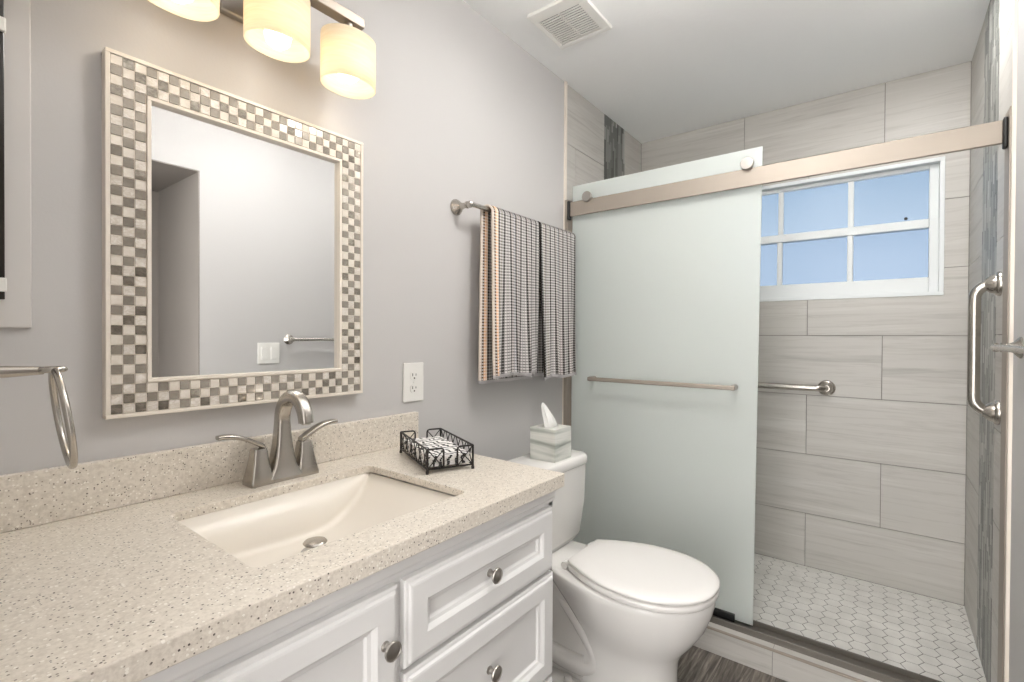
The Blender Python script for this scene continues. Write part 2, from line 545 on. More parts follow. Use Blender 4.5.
# joints: rows with an even index carry the joint at y=0.013
tiled('wall_back', lambda h, z, t: (XB+0.006-t, h, z), tile_grid(YR, YW, ZS, ZC, ROWS, seam_back), [WIN], 0.006, -1, back_extra)

def stick_band(mb, mapper, h0, h1, z0, z1, ncol, t0, t1):
    w = (h1-h0)/ncol
    for k in range(ncol):
        z = z0 - random.random()*0.1
        while z < z1:
            L = random.choice((0.05, 0.07, 0.10, 0.15, 0.10))
            a, b = max(z, z0), min(z+L, z1)
            if b-a > 0.004:
                hh0, hh1 = h0+k*w+0.0011, h0+(k+1)*w-0.0011
                pts = [mapper(h, q, t) for t in (t0, t1) for (h, q) in ((hh0, a+.0008), (hh1, a+.0008), (hh1, b-.0008), (hh0, b-.0008))]
                mb.add(pts, [[4, 5, 6, 7], [0, 1, 5, 4], [1, 2, 6, 5], [2, 3, 7, 6], [3, 0, 4, 7]], random.choice((1, 1, 2, 2, 3, 3, 4, 5)))
            z += L
def side_wall(name, ybase, sgn, strip, x_start, bandname):
    mp = lambda h, z, t: (h, ybase + sgn*(t-0.006), z)
    def seams(row): return sorted([strip[0], strip[1]] + ([] if row % 2 else [strip[0]-0.31]))
    rects = [q for q in tile_grid(x_start, XB, ZS, ZC, ROWS, seams) if not (q[0] >= strip[0]-0.001 and q[1] <= strip[1]+0.001)]
    def extra(mb):
        ya, yb = sorted((ybase - sgn*0.006, ybase - sgn*0.1))
        mb.box(x_start, XB+0.1, ya, yb, ZS-0.1, ZC, 1)
    w = tiled(name, mp, rects, [], 0.006, sgn, extra)
    mb = MB()
    stick_band(mb, mp, strip[0], strip[1], ZS, ZC, 15, -0.002, 0.0065)
    a = mp(strip[0], 0, -0.001)[1]; b = mp(strip[0], 0, 0.0045)[1]
    mb.box(strip[0], strip[1], min(a, b), max(a, b), ZS, ZC, 0)
    mb.build(bandname, [M['stickgrout']] + M['sticks'], w, smooth=False)
    return w
side_wall('wall_left', YW, -1, (2.416, 2.676), XT, 'glass_stick_mosaic')
side_wall('wall_right', YR, 1, (2.245, 2.555), XT-0.03, 'glass_stick_mosaic')
# metal edge trims where tile meets paint
struct(MB().box(XT-0.004, XT+0.010, YW-0.010, YW, 0.1, ZC).build('trim_1', M['cream'], smooth=False))
struct(MB().box(XT-0.042, XT-0.030, YR, YR+0.008, 0.1, ZC).build('trim_2', M['cream'], smooth=False))

# shower floor of hexagons
hx = MB()
h = 0.0605; w = h/math.cos(math.radians(30)); pitch = 0.75*w
xs0, xs1, ys0, ys1 = 2.075, XB, YR, YW
ncol = int((ys1-ys0)/pitch)+2; nrow = int((xs1-xs0)/h)+2
clipx = lambda x: min(max(x, xs0), xs1); clipy = lambda y: min(max(y, ys0), ys1)
for i in range(ncol):
    for j in range(nrow):
        cy = ys0 + i*pitch - 0.01; cx = xs0 + (j + 0.5*(i % 2))*h
        rr = w/2 - 0.0016
        pts = [(clipx(cx + rr*math.sin(math.radians(60*k))), clipy(cy + rr*math.cos(math.radians(60*k))), ZS) for k in range(6)]
        if max(p[0] for p in pts)-min(p[0] for p in pts) < 0.004 or max(p[1] for p in pts)-min(p[1] for p in pts) < 0.004: continue
        top = [(p[0], p[1], ZS) for p in pts]; bot = [(p[0], p[1], ZS-0.0015) for p in pts]
        hx.add(bot+top, [[6, 7, 8, 9, 10, 11]] + [[k, (k+1) % 6, 6+(k+1) % 6, 6+k] for k in range(6)], 0)
hx.box(xs0-0.02, xs1+0.05, ys0-0.02, ys1+0.02, ZS-0.06, ZS-0.001, 1)
struct(hx.build('shower_floor', [M['hex'], M['hexgrout']], smooth=False))

# curb
cb = MB(); cb.rnd = []
CX0, CX1, CZ = 1.928, 2.085, 0.090
segs = [YR, 0.309-0.61, 0.309, 0.309+0.61, YW]
segs = [YR] + [s_ for s_ in (-0.301, 0.309, 0.919) if s_ > YR+0.01] + [YW]
for a, b in zip(segs[:-1], segs[1:]):
    n0 = len(cb.f)
    cb.box(CX0, CX1, a+0.001, b-0.001, 0, CZ, 0)
    rr = (random.random()*5, random.random()*5, random.random()*5); cb.rnd += [rr]*(len(cb.f)-n0)
n0 = len(cb.f); cb.box(CX0+0.002, CX1-0.002, YR, YW, 0, CZ-0.002, 1); cb.rnd += [(0, 0, 0)]*(len(cb.f)-n0)
curb = struct(cb.build('shower_curb', [M['tile'], M['grout']], smooth=False))
MB().box(CX0-0.002, CX0+0.010, YR, YW, CZ-0.003, CZ+0.003).build('edge_trim', M['nickel_warm'], curb, smooth=False, bevel=0.001)

# ------------------------------------------------------------------ window
def window():
    y0, y1, z0, z1 = WIN
    xf = XB - 0.004
    root = MB()
    t = 0.018
    def ring(mb, a0, a1, b0, b1, tt, xa, xb, mi=0):
        mb.box(xa, xb, a0, a1, b0, b0+tt, mi).box(xa, xb, a0, a1, b1-tt, b1, mi)
        mb.box(xa, xb, a0, a0+tt, b0+tt, b1-tt, mi).box(xa, xb, a1-tt, a1, b0+tt, b1-tt, mi)
    ring(root, y0, y1, z0, z1, t, xf, XB+0.10)
    w = struct(root.build('window_1', M['frame_white'], smooth=False, bevel=0.002))
    zm0, zm1 = Z(0.512), Z(0.556)
    up = MB(); xa, xb = XB+0.035, XB+0.065
    yi0, yi1 = y0+t, y1-t
    st = 0.034
    up.box(xa, xb, yi0, yi0+st, zm0, z1-t).box(xa, xb, yi1-st, yi1, zm0, z1-t)
    up.box(xa, xb, yi0+st, yi1-st, z1-t-0.018, z1-t).box(xa, xb, yi0+st, yi1-st, zm0, zm1)
    for ym in (0.144, 0.454): up.box(xa+0.003, xb-0.003, ym-0.012, ym+0.012, zm1, z1-t-0.018)
    up.build('upper_sash', M['frame_white'], w, smooth=False, bevel=0.003)
    lo = MB(); xa, xb = XB+0.012, XB+0.048
    zl0 = z0+t
    lo.box(xa, xb, yi0, yi0+st, zl0, zm1-0.004).box(xa, xb, yi1-st, yi1, zl0, zm1-0.004)
    lo.box(xa, xb, yi0+st, yi1-st, zl0, Z(0.284)).box(xa, xb, yi0+st, yi1-st, zm0, zm1-0.004)
    for ym in (0.144, 0.454): lo.box(xa+0.003, xb-0.003, ym-0.012, ym+0.012, Z(0.284), zm0)
    lo.build('lower_sash', M['frame_white'], w, smooth=False, bevel=0.003)
    MB().box(XB+0.048, XB+0.052, yi0+0.01, yi1-0.01, zm0+0.01, z1-t-0.005).build('glass', M['window_glass'], w, smooth=False)
    MB().box(XB+0.028, XB+0.032, yi0+0.01, yi1-0.01, zl0+0.01, zm0+0.01).build('glass', M['window_glass2'], w, smooth=False)
    MB().lathe([(0.007, 0), (0.007, 0.004)], (XB+0.034, -0.07, Z(0.567)), (-1, 0, 0), 12).build('screw_hole', M['dark'], w)
window()

# ------------------------------------------------------------------ shower enclosure
sd = thing('shower_door_frame', (XG, 0.47, CZ), 'satin nickel shower door frame with long top rail, wall jambs and bottom track', 'shower door frame')
MB().box(1.996, 2.008, -0.265, 1.192, Z(0.572), Z(0.640)).build('top_rail', M['nickel_warm'], sd, bevel=0.002)
for a, b in ((1.192, 1.204), (-0.2752, -0.265)):
    MB().box(1.985, 2.012, a, b, Z(0.556), Z(0.645)).build('bumper', M['rubber'], sd, bevel=0.004)
MB().box(1.995, 2.058, 1.203, YW-0.0065, CZ+0.002, Z(0.655)).build('wall_jamb', M['nickel_warm'], sd, bevel=0.002)
MB().box(1.972, 2.045, YR+0.0065, -0.2755, CZ+0.002, Z(0.668)).build('wall_jamb', M['nickel_warm'], sd, bevel=0.002)
tr = MB()
tr.box(1.972, 2.062, YR+0.008, YW-0.008, CZ, CZ+0.006).box(1.972, 1.977, YR+0.008, YW-0.008, CZ+0.006, CZ+0.024).box(2.044, 2.049, YR+0.008, YW-0.008, CZ+0.006, CZ+0.024)
tr.build('bottom_track', M['track'], sd, bevel=0.001)

gp = thing('sliding_glass_panel', (XG, 0.79, CZ+0.01), 'frosted sliding glass shower panel hanging from rail rollers behind the toilet', 'shower panel')
pl = MB()
gx0, gx1 = XG-0.004, XG+0.004
gz0, gz1 = CZ+0.012, Z(0.7225)
ya, yb, yl = 0.393, 0.3745, 1.196      # free edge bottom / top, wall-side edge
pl.add([(x, y, z) for x in (gx0, gx1) for (y, z) in ((ya, gz0), (yl, gz0), (yl, gz1), (yb, gz1))],
       [[0, 1, 2, 3], [7, 6, 5, 4], [0, 4, 5, 1], [1, 5, 6, 2], [2, 6, 7, 3], [3, 7, 4, 0]])
pl.build('glass', M['frost'], gp, smooth=False)
for y, z in ((1.098, Z(0.649)), (0.419, Z(0.656))):
    k = MB(); k.lathe([(0.021, 0.0), (0.0235, 0.002), (0.0235, 0.012), (0.0215, 0.014), (0.0, 0.0142)], (1.994, y, z), (-1, 0, 0), 28)
    k.lathe([(0.010, 0), (0.010, 0.036)], (1.993, y, z), (1, 0, 0), 16)
    k.build('roller_knob', M['nickel_dark'], gp)
    MB().lathe([(0.013, 0), (0.013, 0.006)], (gx1-0.0005, y, z), (1, 0, 0), 16).build('roller_washer', M['nickel_dark'], gp)
hb = MB()
zz = Z(-0.1905); xb_ = 1.975
hb.box(xb_-0.006, xb_+0.006, 0.452, 1.082, zz-0.009, zz+0.009)
bar = hb.build('towel_handle', M['nickel_warm'], gp, bevel=0.0045, seg=3)
for y in (0.462, 1.072):
    p_ = MB(); p_.lathe([(0.011, 0), (0.011, gx0-xb_-0.004)], (xb_+0.004, y, zz), (1, 0, 0), 16)
    p_.build('handle_post', M['nickel_dark'], gp)
MB().box(gx0-0.012, gx0-0.0005, 0.455, 0.535, CZ+0.007, CZ+0.036).build('guide_block', M['rubber'], gp, bevel=0.002)

# ------------------------------------------------------------------ bars on walls
def flange(mb, o, d, r0=0.038, L=0.03, r1=0.016):
    mb.lathe([(r0, 0), (r0, 0.006), (r0*0.92, 0.011), (r0*0.80, 0.013), (r0*0.72, L*0.7), (r1*1.15, L), (r1, L+0.004)], o, d, 28)
# grab bar, right shower wall, vertical
gb = thing('grab_bar', (2.16, YR, Z(-0.03)), 'vertical brushed nickel grab bar on right shower wall beside mosaic strip', 'grab bar')
yo = YR + 0.060
z1, z0 = Z(0.176), Z(-0.232)
R_ = 0.045
path = [(2.16, YR+0.003, z1)]
path += [(2.16, yo-R_ + R_*math.sin(a), z1 - R_ + R_*math.cos(a)) for a in [math.pi/2*i/8 for i in range(9)]]
path += [(2.16, yo-R_ + R_*math.cos(a), z0 + R_ - R_*math.sin(a)) for a in [math.pi/2*i/8 for i in range(9)]]
path += [(2.16, YR+0.003, z0)]
MB().tube(path, 0.0155, 16).build('bar', M['nickel'], gb)
for z in (z1, z0):
    q = MB(); flange(q, (2.16, YR+0.0005, z), (0, 1, 0), 0.039, 0.034, 0.016); q.build('flange', M['nickel'], gb)
# grab bar, back wall, horizontal
gb = thing('grab_bar', (XB, 0.55, Z(-0.245)), 'horizontal brushed nickel grab bar on back shower wall under the window', 'grab bar')
xo = XB - 0.065; zb = Z(-0.25); y0, y1 = 0.235, 0.80
path = [(XB-0.003, y0, zb)] + [(xo+R_*(1-math.sin(a)), y0+R_*(1-math.cos(a)), zb) for a in [math.pi/2*i/8 for i in range(9)]]
path += [(xo+R_*(1-math.cos(a)), y1-R_*(1-math.sin(a)), zb) for a in [math.pi/2*i/8 for i in range(9)]] + [(XB-0.003, y1, zb)]
MB().tube(path, 0.0155, 16).build('bar', M['nickel'], gb)
for y in (y0, y1):
    q = MB(); flange(q, (XB-0.0005, y, zb), (-1, 0, 0), 0.039, 0.034, 0.016); q.build('flange', M['nickel'], gb)

def towel_bar(x0, x1, ywall, sgn, z, label, stand=0.07):
    t = thing('towel_bar', ((x0+x1)/2, ywall, z), label, 'towel bar')
    yb = ywall + sgn*stand
    MB().tube([(x0-0.004, yb, z), (x1+0.004, yb, z)], 0.0085, 14).build('bar', M['nickel'], t)
    for x in (x0, x1):
        q = MB()
        g_ = stand/0.075
        q.lathe([(rr_, h_*g_) for rr_, h_ in [(0.029, 0), (0.029, 0.004), (0.026, 0.009), (0.015, 0.022), (0.0105, 0.036), (0.0095, 0.050), (0.013, 0.054), (0.013, 0.057), (0.0105, 0.060), (0.0125, 0.068), (0.0115, 0.078), (0.006, 0.083), (0, 0.084)]],
                (x, ywall+sgn*0.0005, z), (0, sgn, 0), 22)
        q.build('post', M['nickel'], t)
    return t
TBZ = Z(0.464)
towel_bar(1.262, 1.965, YW, -1, TBZ, 'brushed nickel towel bar on vanity wall holding two striped towels', 0.075)
towel_bar(1.430, 1.850, YR, 1, Z(-0.022), 'short brushed nickel towel bar on right wall just outside the shower', 0.052)

# ------------------------------------------------------------------ towels
def towel(name, x0, x1, mat, label, zf, zb, left_skew, seed, peach):
    rnd = random.Random(seed)
    yb = YW - 0.075
    nx, nf = 46, 34
    mb = MB(); mb.uv = []
    rows = []
    gapf, gapb = 0.018, 0.020
    ph = [rnd.random()*6 for _ in range(4)]
    path = []
    for k in range(nf+1): path.append(('f', zf + (TBZ-0.004-zf)*k/nf))
    for k in range(1, 8): path.append(('t', 180*k/8))
    for k in range(nf+1): path.append(('b', TBZ-0.004 - (TBZ-0.004-zb)*k/nf))
    tot = 0
    for kind, q in path:
        row = []
        for i in range(nx+1):
            s_ = i/nx
            x = x0 + (x1-x0)*s_
            if kind == 'f':
                d = (TBZ - q)/(TBZ - zf)
                y = yb - gapf - 0.010*d - d*0.009*math.sin(s_*17+ph[0]) - d*d*0.008*math.sin(s_*31+ph[1]+d*2)
                xx = x + d*d*0.006*math.sin(s_*9+ph[2]) - left_skew*0.25*d*(1-s_)
                z = q + d*0.004*math.sin(s_*11+ph[3])
            elif kind == 't':
                a = math.radians(q)
                y = yb - math.cos(a)*(gapf if q < 90 else gapb); z = TBZ - 0.004 + math.sin(a)*0.018; xx = x - left_skew*(1-s_)*q/180*0.5
            else:
                d = (TBZ - q)/(TBZ - zb)
                y = yb + gapb - 0.004*d + d*0.006*math.sin(s_*15+ph[1])
                xx = x - left_skew*(0.5+0.5*d)*(1-s_); z = q
            row.append(len(mb.v)); mb.v.append(Vector((xx, y, z)))
            mb.uv.append(((x-x0)*1.0, (abs(q-zf) if kind == 'f' else (0.66 if kind == 't' else abs(q-zb)))))
        rows.append(row)
    for a, b in zip(rows[:-1], rows[1:]):
        for i in range(nx):
            mb.f.append([a[i], a[i+1], b[i+1], b[i]]); mb.mi.append(0)
    o = mb.build(name, mat, None, solid=0.007, ang=180)
    tag(o, label, 'towel', 'waffle towels on the wall bar')
    return o
towel('bath_towel', 1.352, 1.650, M['towel_a'], 'grey striped waffle towel with peach folded edge, nearer the mirror', Z(-0.150), Z(-0.172), 0.030, 3, True)
towel('bath_towel', 1.662, 1.945, M['towel_b'], 'grey striped waffle towel hanging next to the frosted glass panel', Z(-0.175), Z(-0.165), 0.0, 8, False)

# ------------------------------------------------------------------ vanity
VX0, VX1, VYF = 0.022, 1.052, 0.675
ZT = Z(-0.345); TH = 0.034
def nested(x0, x1, z0, z1, yf, loops):
    """stepped rectangular panel facing -y; loops = (inset, y offset toward the room)"""
    L = []
    for ins, d in loops:
        y = yf - d
        L.append([(x0+ins, y, z0+ins), (x1-ins, y, z0+ins), (x1-ins, y, z1-ins), (x0+ins, y, z1-ins)])
    return MB().loft(L)
van = thing('vanity_cabinet', (0.53, 0.94, 0), 'white raised panel bathroom vanity cabinet under the speckled counter', 'vanity')
bd = MB()
yb0 = YW-0.006
# carcass as boards so the basin has room inside
bd.box(VX0, VX0+0.018, VYF, yb0, 0.0, ZT-TH).box(VX1-0.018, VX1, VYF, yb0, 0.0, ZT-TH)
bd.box(VX0, VX1, yb0-0.008, yb0, 0.1, ZT-TH).box(VX0, VX1, VYF, yb0, 0.095, 0.113)
bd.box(VX0, VX1, VYF+0.06, VYF+0.078, 0, 0.1)
# face frame
bd.box(VX0, VX1, VYF, VYF+0.02, Z(-0.432), ZT-TH).box(VX0, VX1, VYF, VYF+0.02, 0.10, 0.13)
bd.box(0.525, 0.565, VYF, VYF+0.02, 0.13, Z(-0.432)).box(VX0, VX0+0.03, VYF, VYF+0.02, 0.13, Z(-0.432)).box(VX1-0.03, VX1, VYF, VYF+0.02, 0.13, Z(-0.432))
bd.box(0.565, VX1-0.03, VYF, VYF+0.02, Z(-0.600), Z(-0.575)).box(0.565, VX1-0.03, VYF, VYF+0.02, Z(-0.868), Z(-0.835))
bd.build('body', M['white_paint'], van, smooth=False, bevel=0.0015)
mo = MB()
prof = [(VYF, ZT-TH-0.0005), (VYF-0.014, ZT-TH-0.0005), (VYF-0.014, ZT-TH-0.010), (VYF-0.011, ZT-TH-0.012), (VYF-0.011, ZT-TH-0.028), (VYF-0.006, ZT-TH-0.034), (VYF-0.004, ZT-TH-0.040), (VYF, ZT-TH-0.041)]
mo.loft([[(x, y, z) for y, z in prof] for x in (VX0, VX1)])
mo.build('top_moulding', M['white_paint'], van, smooth=False, bevel=0.0008)
DR = [(0, 0.0), (0, 0.012), (0.003, 0.0145), (0.007, 0.0155), (0.010, 0.0195), (0.014, 0.0205), (0.047, 0.0205), (0.051, 0.0175), (0.055, 0.0135), (0.061, 0.0115), (0.064, 0.0075), (0.066, 0.0065)]
def knob(parent, x, z):
    k = MB()
    k.lathe([(0.0085, 0), (0.0085, 0.002), (0.0060, 0.004), (0.0052, 0.012), (0.0085, 0.016), (0.0155, 0.019), (0.0165, 0.0215), (0.0155, 0.0240), (0.0130, 0.0247), (0.0125, 0.0240), (0.0080, 0.0262), (0.0, 0.0270)],
            (x, VYF-0.0200, z), (0, -1, 0), 24)
    return k.build('knob', M['nickel_dark'], parent)
def knob_on(parent, x, z, d):
    k = MB()
    k.lathe([(0.0085, 0), (0.0085, 0.002), (0.0060, 0.004), (0.0052, 0.012), (0.0085, 0.016), (0.0155, 0.019), (0.0165, 0.0215), (0.0155, 0.0240), (0.0130, 0.0247), (0.0125, 0.0240), (0.0080, 0.0262), (0.0, 0.0270)],
            (x, VYF-d, z), (0, -1, 0), 24)
    return k.build('knob', M['nickel_dark'], parent)
def front(name, x0, x1, z0, z1, kx, kz, kd):
    d = nested(x0, x1, z0, z1, VYF-0.0005, DR).build(name, M['white_paint'], van, smooth=False)
    knob_on(d, kx, kz, kd)
front('drawer', 0.556, 1.030, Z(-0.583), Z(-0.427), 0.794, Z(-0.506), 0.0070)
front('drawer', 0.556, 1.034, Z(-0.850), Z(-0.592), 0.794, Z(-0.715), 0.0070)
front('drawer', 0.556, 1.034, Z(-1.085), Z(-0.859), 0.794, Z(-0.97), 0.0070)
front('door', 0.045, 0.541, Z(-1.085), Z(-0.427), 0.509, Z(-0.515), 0.0205)

# counter with cut-out
CX0_, CX1_, CYF = 0.021, 1.057, 0.642
SX0, SX1, SY0, SY1 = 0.336, 0.796, 0.735, 1.090
ct = thing('countertop', (0.55, 0.93, ZT-TH), 'cream speckled quartz vanity countertop with backsplash and sink cutout', 'countertop')
def rrect(x0, x1, y0, y1, r_, n=5):
    p = []
    for cx, cy, a in ((x1-r_, y1-r_, 0), (x0+r_, y1-r_, 90), (x0+r_, y0+r_, 180), (x1-r_, y0+r_, 270)):
        p += [(x, y) for x, y in arc(cx, cy, r_, a, a+90, n)]
    return p
def slab_hole():
    N = 6
    inner = rrect(SX0, SX1, SY0, SY1, 0.018, N)
    n = len(inner)
    # outer ring points: project each inner point to the outer rectangle by corner groups
    outer = []
    cs = ((CX1_+0.016, YW-0.001), (CX0_, YW-0.001), (CX0_, CYF), (CX1_, CYF))
    for c in cs: outer += [c]*(N+1)
    mb = MB()
    for z, flip in ((ZT, 0), (ZT-TH, 1)):
        pass
    V = []
    for z in (ZT, ZT-TH):
        V += [(x, y, z if z == ZT else ZT-0.018) for x, y in inner]
        V += [(x, y, z) for x, y in cs]
    F = []
    o = n+4
    for lv in (0, 1):
        b = lv*o
        for k in range(4):
            grp = list(range(k*(N+1), (k+1)*(N+1)))
            for i in range(N): F.append([b+grp[i], b+grp[i+1], b+n+k][::1 if lv else -1])
            nx = ((k+1) % 4)*(N+1)
            F.append([b+grp[-1], b+nx, b+n+(k+1) % 4, b+n+k][::1 if lv else -1])
    for i in range(n): F.append([i, (i+1) % n, o+(i+1) % n, o+i])
    for k in range(4): F.append([n+k, n+(k+1) % 4, o+n+(k+1) % 4, o+n+k])
    mb.add(V, F)
    return mb
slab_hole().build('slab', M['quartz'], ct, smooth=False, bevel=0.002)
MB().box(CX0_, CX1_+0.015, YW-0.021, YW-0.001, ZT+0.0002, Z(-0.247)).build('backsplash', M['quartz'], ct, smooth=False, bevel=0.002)

# undermount basin
bs = thing('sink_basin', (0.566, 0.91, ZT-TH-0.14), 'cream rectangular undermount sink basin with sloping floor and drain', 'sink')
zt = ZT-0.0185
def floor_z(x):
    t = max(0.0, min(1.0, (SX1+0.004-x)/0.20))
    return zt - 0.004 - 0.106*(1-(1-t)**2.3) + 0.012*max(0, (0.56-x)/0.22)
b = MB()
nxs, L = 40, []
for i in range(nxs+1):
    t = i/nxs
    x = SX1+0.004 - (SX1-SX0+0.008)*t
    zf_ = floor_z(x) if i < nxs else floor_z(SX0-0.004)
    d = zt - zf_
    ins = 0.020*min(1, d/0.1)
    rf_ = min(0.022, d*0.45)
    y0_, y1_ = SY0-0.004, SY1+0.004
    sec = [(x, y0_, zt)]
    for k in range(6):
        a = math.pi/2*k/5; sec.append((x, y0_+ins+rf_*(1-math.cos(a)), zf_+rf_*(1-math.sin(a))))
    for k in range(6):
        a = math.pi/2*(1-k/5); sec.append((x, y1_-ins-rf_*(1-math.cos(a)), zf_+rf_*(1-math.sin(a))))
    sec.append((x, y1_, zt))
    L.append(sec)
nv = len(L[0]); V = [p for l in L for p in l]; F = []
for i in range(nxs):
    for k in range(nv-1): F.append([i*nv+k, i*nv+k+1, (i+1)*nv+k+1, (i+1)*nv+k])
F.append([nxs*nv+k for k in range(nv)])
b.add(V, F)
b.build('basin', M['bisque'], bs, solid=0.006, ang=45)
zd = floor_z(0.572)+0.002
dr = MB(); dr.lathe([(0.024, 0.0), (0.029, 0.003), (0.027, 0.005), (0.0, 0.005)], (0.572, 0.975, zd+0.004), (0, 0, 1), 28)
drn = dr.build('drain_flange', M['nickel_dark'], bs)
MB().lathe([(0.006, 0), (0.006, 0.012), (0.023, 0.014), (0.025, 0.017), (0.022, 0.0205), (0.0, 0.0225)], (0.572, 0.975, zd+0.008), (0.0, 0.0, 1), 28).build('drain_stopper', M['nickel'], drn)

# ------------------------------------------------------------------ faucet
fx, fy = 0.590, 1.152
fc = thing('faucet', (fx, fy, ZT), 'brushed nickel two-handle arched faucet behind the sink', 'faucet')
def sq(cx, cy, hx_, hy_, z, r_=0.004): return [(x, y, z) for x, y in rrect(cx-hx_, cx+hx_, cy-hy_, cy+hy_, min(r_, hx_*0.9, hy_*0.9), 3)]
bp = MB(); bp.loft([sq(fx, fy, 0.050, 0.0245, ZT+0.0003), sq(fx, fy, 0.050, 0.0245, ZT+0.014), sq(fx, fy, 0.046, 0.021, ZT+0.020)])
bp.build('base_plate', M['nickel'], fc)
sp = MB()
def rsec(o, nr, wv_, dv_, r_): return [o + Vector((1, 0, 0))*cx + nr*cy for cx, cy in rrect(-wv_, wv_, -dv_, dv_, min(r_, wv_*0.9, dv_*0.9), 4)]
zc_ = ZT+0.140; ra = 0.054; cyA = fy-ra
sec = [rsec(Vector((fx, fy, ZT+h_)), Vector((0, 1, 0)), a_, b_, 0.008) for h_, a_, b_ in
       ((0.010, 0.043, 0.027), (0.018, 0.037, 0.025), (0.034, 0.029, 0.0225), (0.055, 0.0235, 0.0205), (0.085, 0.0195, 0.0180), (0.115, 0.0172, 0.0160))]
for i in range(0, 21):
    th = math.radians(174*i/20); t = i/20
    o = Vector((fx, cyA + ra*math.cos(th), zc_ + ra*math.sin(th)*1.16))
    tg = Vector((0, -math.sin(th), math.cos(th)*1.16)).normalized()
    sec.append(rsec(o, Vector((0, tg.z, -tg.y)), 0.0162-0.0012*t, 0.0148-0.0016*t, 0.009))
sp.loft(sec)
tipP = sec[-1]
spo = sp.build('spout', M['nickel'], fc, ang=32)
MB().lathe([(0.010, 0), (0.010, 0.003)], (fx, cyA-ra*0.995, zc_+ra*0.12-0.0005), (0, 0, -1), 16).build('aerator', M['nickel_dark'], spo)
for s_ in (-1, 1):
    hx_ = fx + s_*0.056
    hd = MB()
    hd.loft([sq(hx_, fy, 0.0265, 0.026, ZT+0.0003, 0.005), sq(hx_, fy, 0.0265, 0.026, ZT+0.008, 0.005), sq(hx_, fy, 0.022, 0.022, ZT+0.028, 0.005), sq(hx_, fy, 0.0175, 0.018, ZT+0.055, 0.005), sq(hx_, fy, 0.0150, 0.0155, ZT+0.078, 0.005), sq(hx_, fy, 0.0135, 0.0140, ZT+0.083, 0.005)])
    ho = hd.build('handle_body', M['nickel'], fc, ang=30)
    lv_ = MB(); secs = []
    for i in range(13):
        t = i/12
        px = hx_ + s_*(-0.010 + 0.098*t)
        pz = ZT + 0.0865 + (0.010*t + 0.026*math.sin(t*math.pi*0.62))
        wd = 0.0125 - 0.003*t + 0.0025*math.sin(t*math.pi); tk = 0.0060 - 0.0015*t
        secs.append([(px, fy + y, pz + z) for y, z in rrect(-wd, wd, -tk, tk, tk*0.8, 3)])
    lv_.loft(secs); lv_.build('lever', M['nickel'], ho, ang=50)

# ------------------------------------------------------------------ framed mirror
MX0, MX1, MZ0, MZ1 = 0.2665, 0.8535, Z(-0.1655), Z(0.5585)
mi = thing('framed_mirror', ((MX0+MX1)/2, YW, MZ0), 'wall mirror in a cream frame of checkered mosaic tiles above the sink', 'mirror')
yF = YW - 0.024
def vring(mb, i0, i1, yf, yb):
    x0, x1, z0, z1 = MX0+i0, MX1-i0, MZ0+i0, MZ1-i0
    w_ = i1-i0
    mb.box(x0, x1, yf, yb, z0, z0+w_).box(x0, x1, yf, yb, z1-w_, z1).box(x0, x0+w_, yf, yb, z0+w_, z1-w_).box(x1-w_, x1, yf, yb, z0+w_, z1-w_)
fr = MB(); vring(fr, 0, 0.008, yF-0.003, YW-0.001); vring(fr, 0.008, 0.068, yF+0.002, YW-0.001); vring(fr, 0.068, 0.0755, yF-0.002, YW-0.001)
fr.build('frame', M['cream'], mi, smooth=False, bevel=0.0012)
ms = MB()
NX, NZ = 29, 36
px_, pz_ = (MX1-MX0-0.016)/NX, (MZ1-MZ0-0.016)/NZ
rm = random.Random(11)
for i in range(NX):
    for j in range(NZ):
        if 3 <= i < NX-3 and 3 <= j < NZ-3: continue
        x = MX0+0.008+i*px_; z = MZ1-0.008-(j+1)*pz_
        dark = (i+j) % 2 == 1
        k = (0 if rm.random() < 0.75 else 1) if dark else (2 if rm.random() < 0.55 else 3)
        g = 0.0009
        tx, tz = (rm.random()-0.5)*0.0007, (rm.random()-0.5)*0.0007
        y0_ = yF-0.0004
        pts = [(x+g, y0_+0.003, z+g), (x+px_-g, y0_+0.003, z+g), (x+px_-g, y0_+0.003, z+pz_-g), (x+g, y0_+0.003, z+pz_-g)]
        fpt = [(x+g, y0_+tx+tz, z+g), (x+px_-g, y0_-tx+tz, z+g), (x+px_-g, y0_-tx-tz, z+pz_-g), (x+g, y0_+tx-tz, z+pz_-g)]
        ms.add(pts+fpt, [[4, 5, 6, 7], [0, 1, 5, 4], [1, 2, 6, 5], [2, 3, 7, 6], [3, 0, 4, 7]], k)
ms.build('mosaic_tiles', M['mosaic'], mi, smooth=False)
MB().box(MX0+0.073, MX1-0.073, YW-0.012, YW-0.008, MZ0+0.073, MZ1-0.073).build('mirror_glass', M['mirror'], mi, smooth=False)

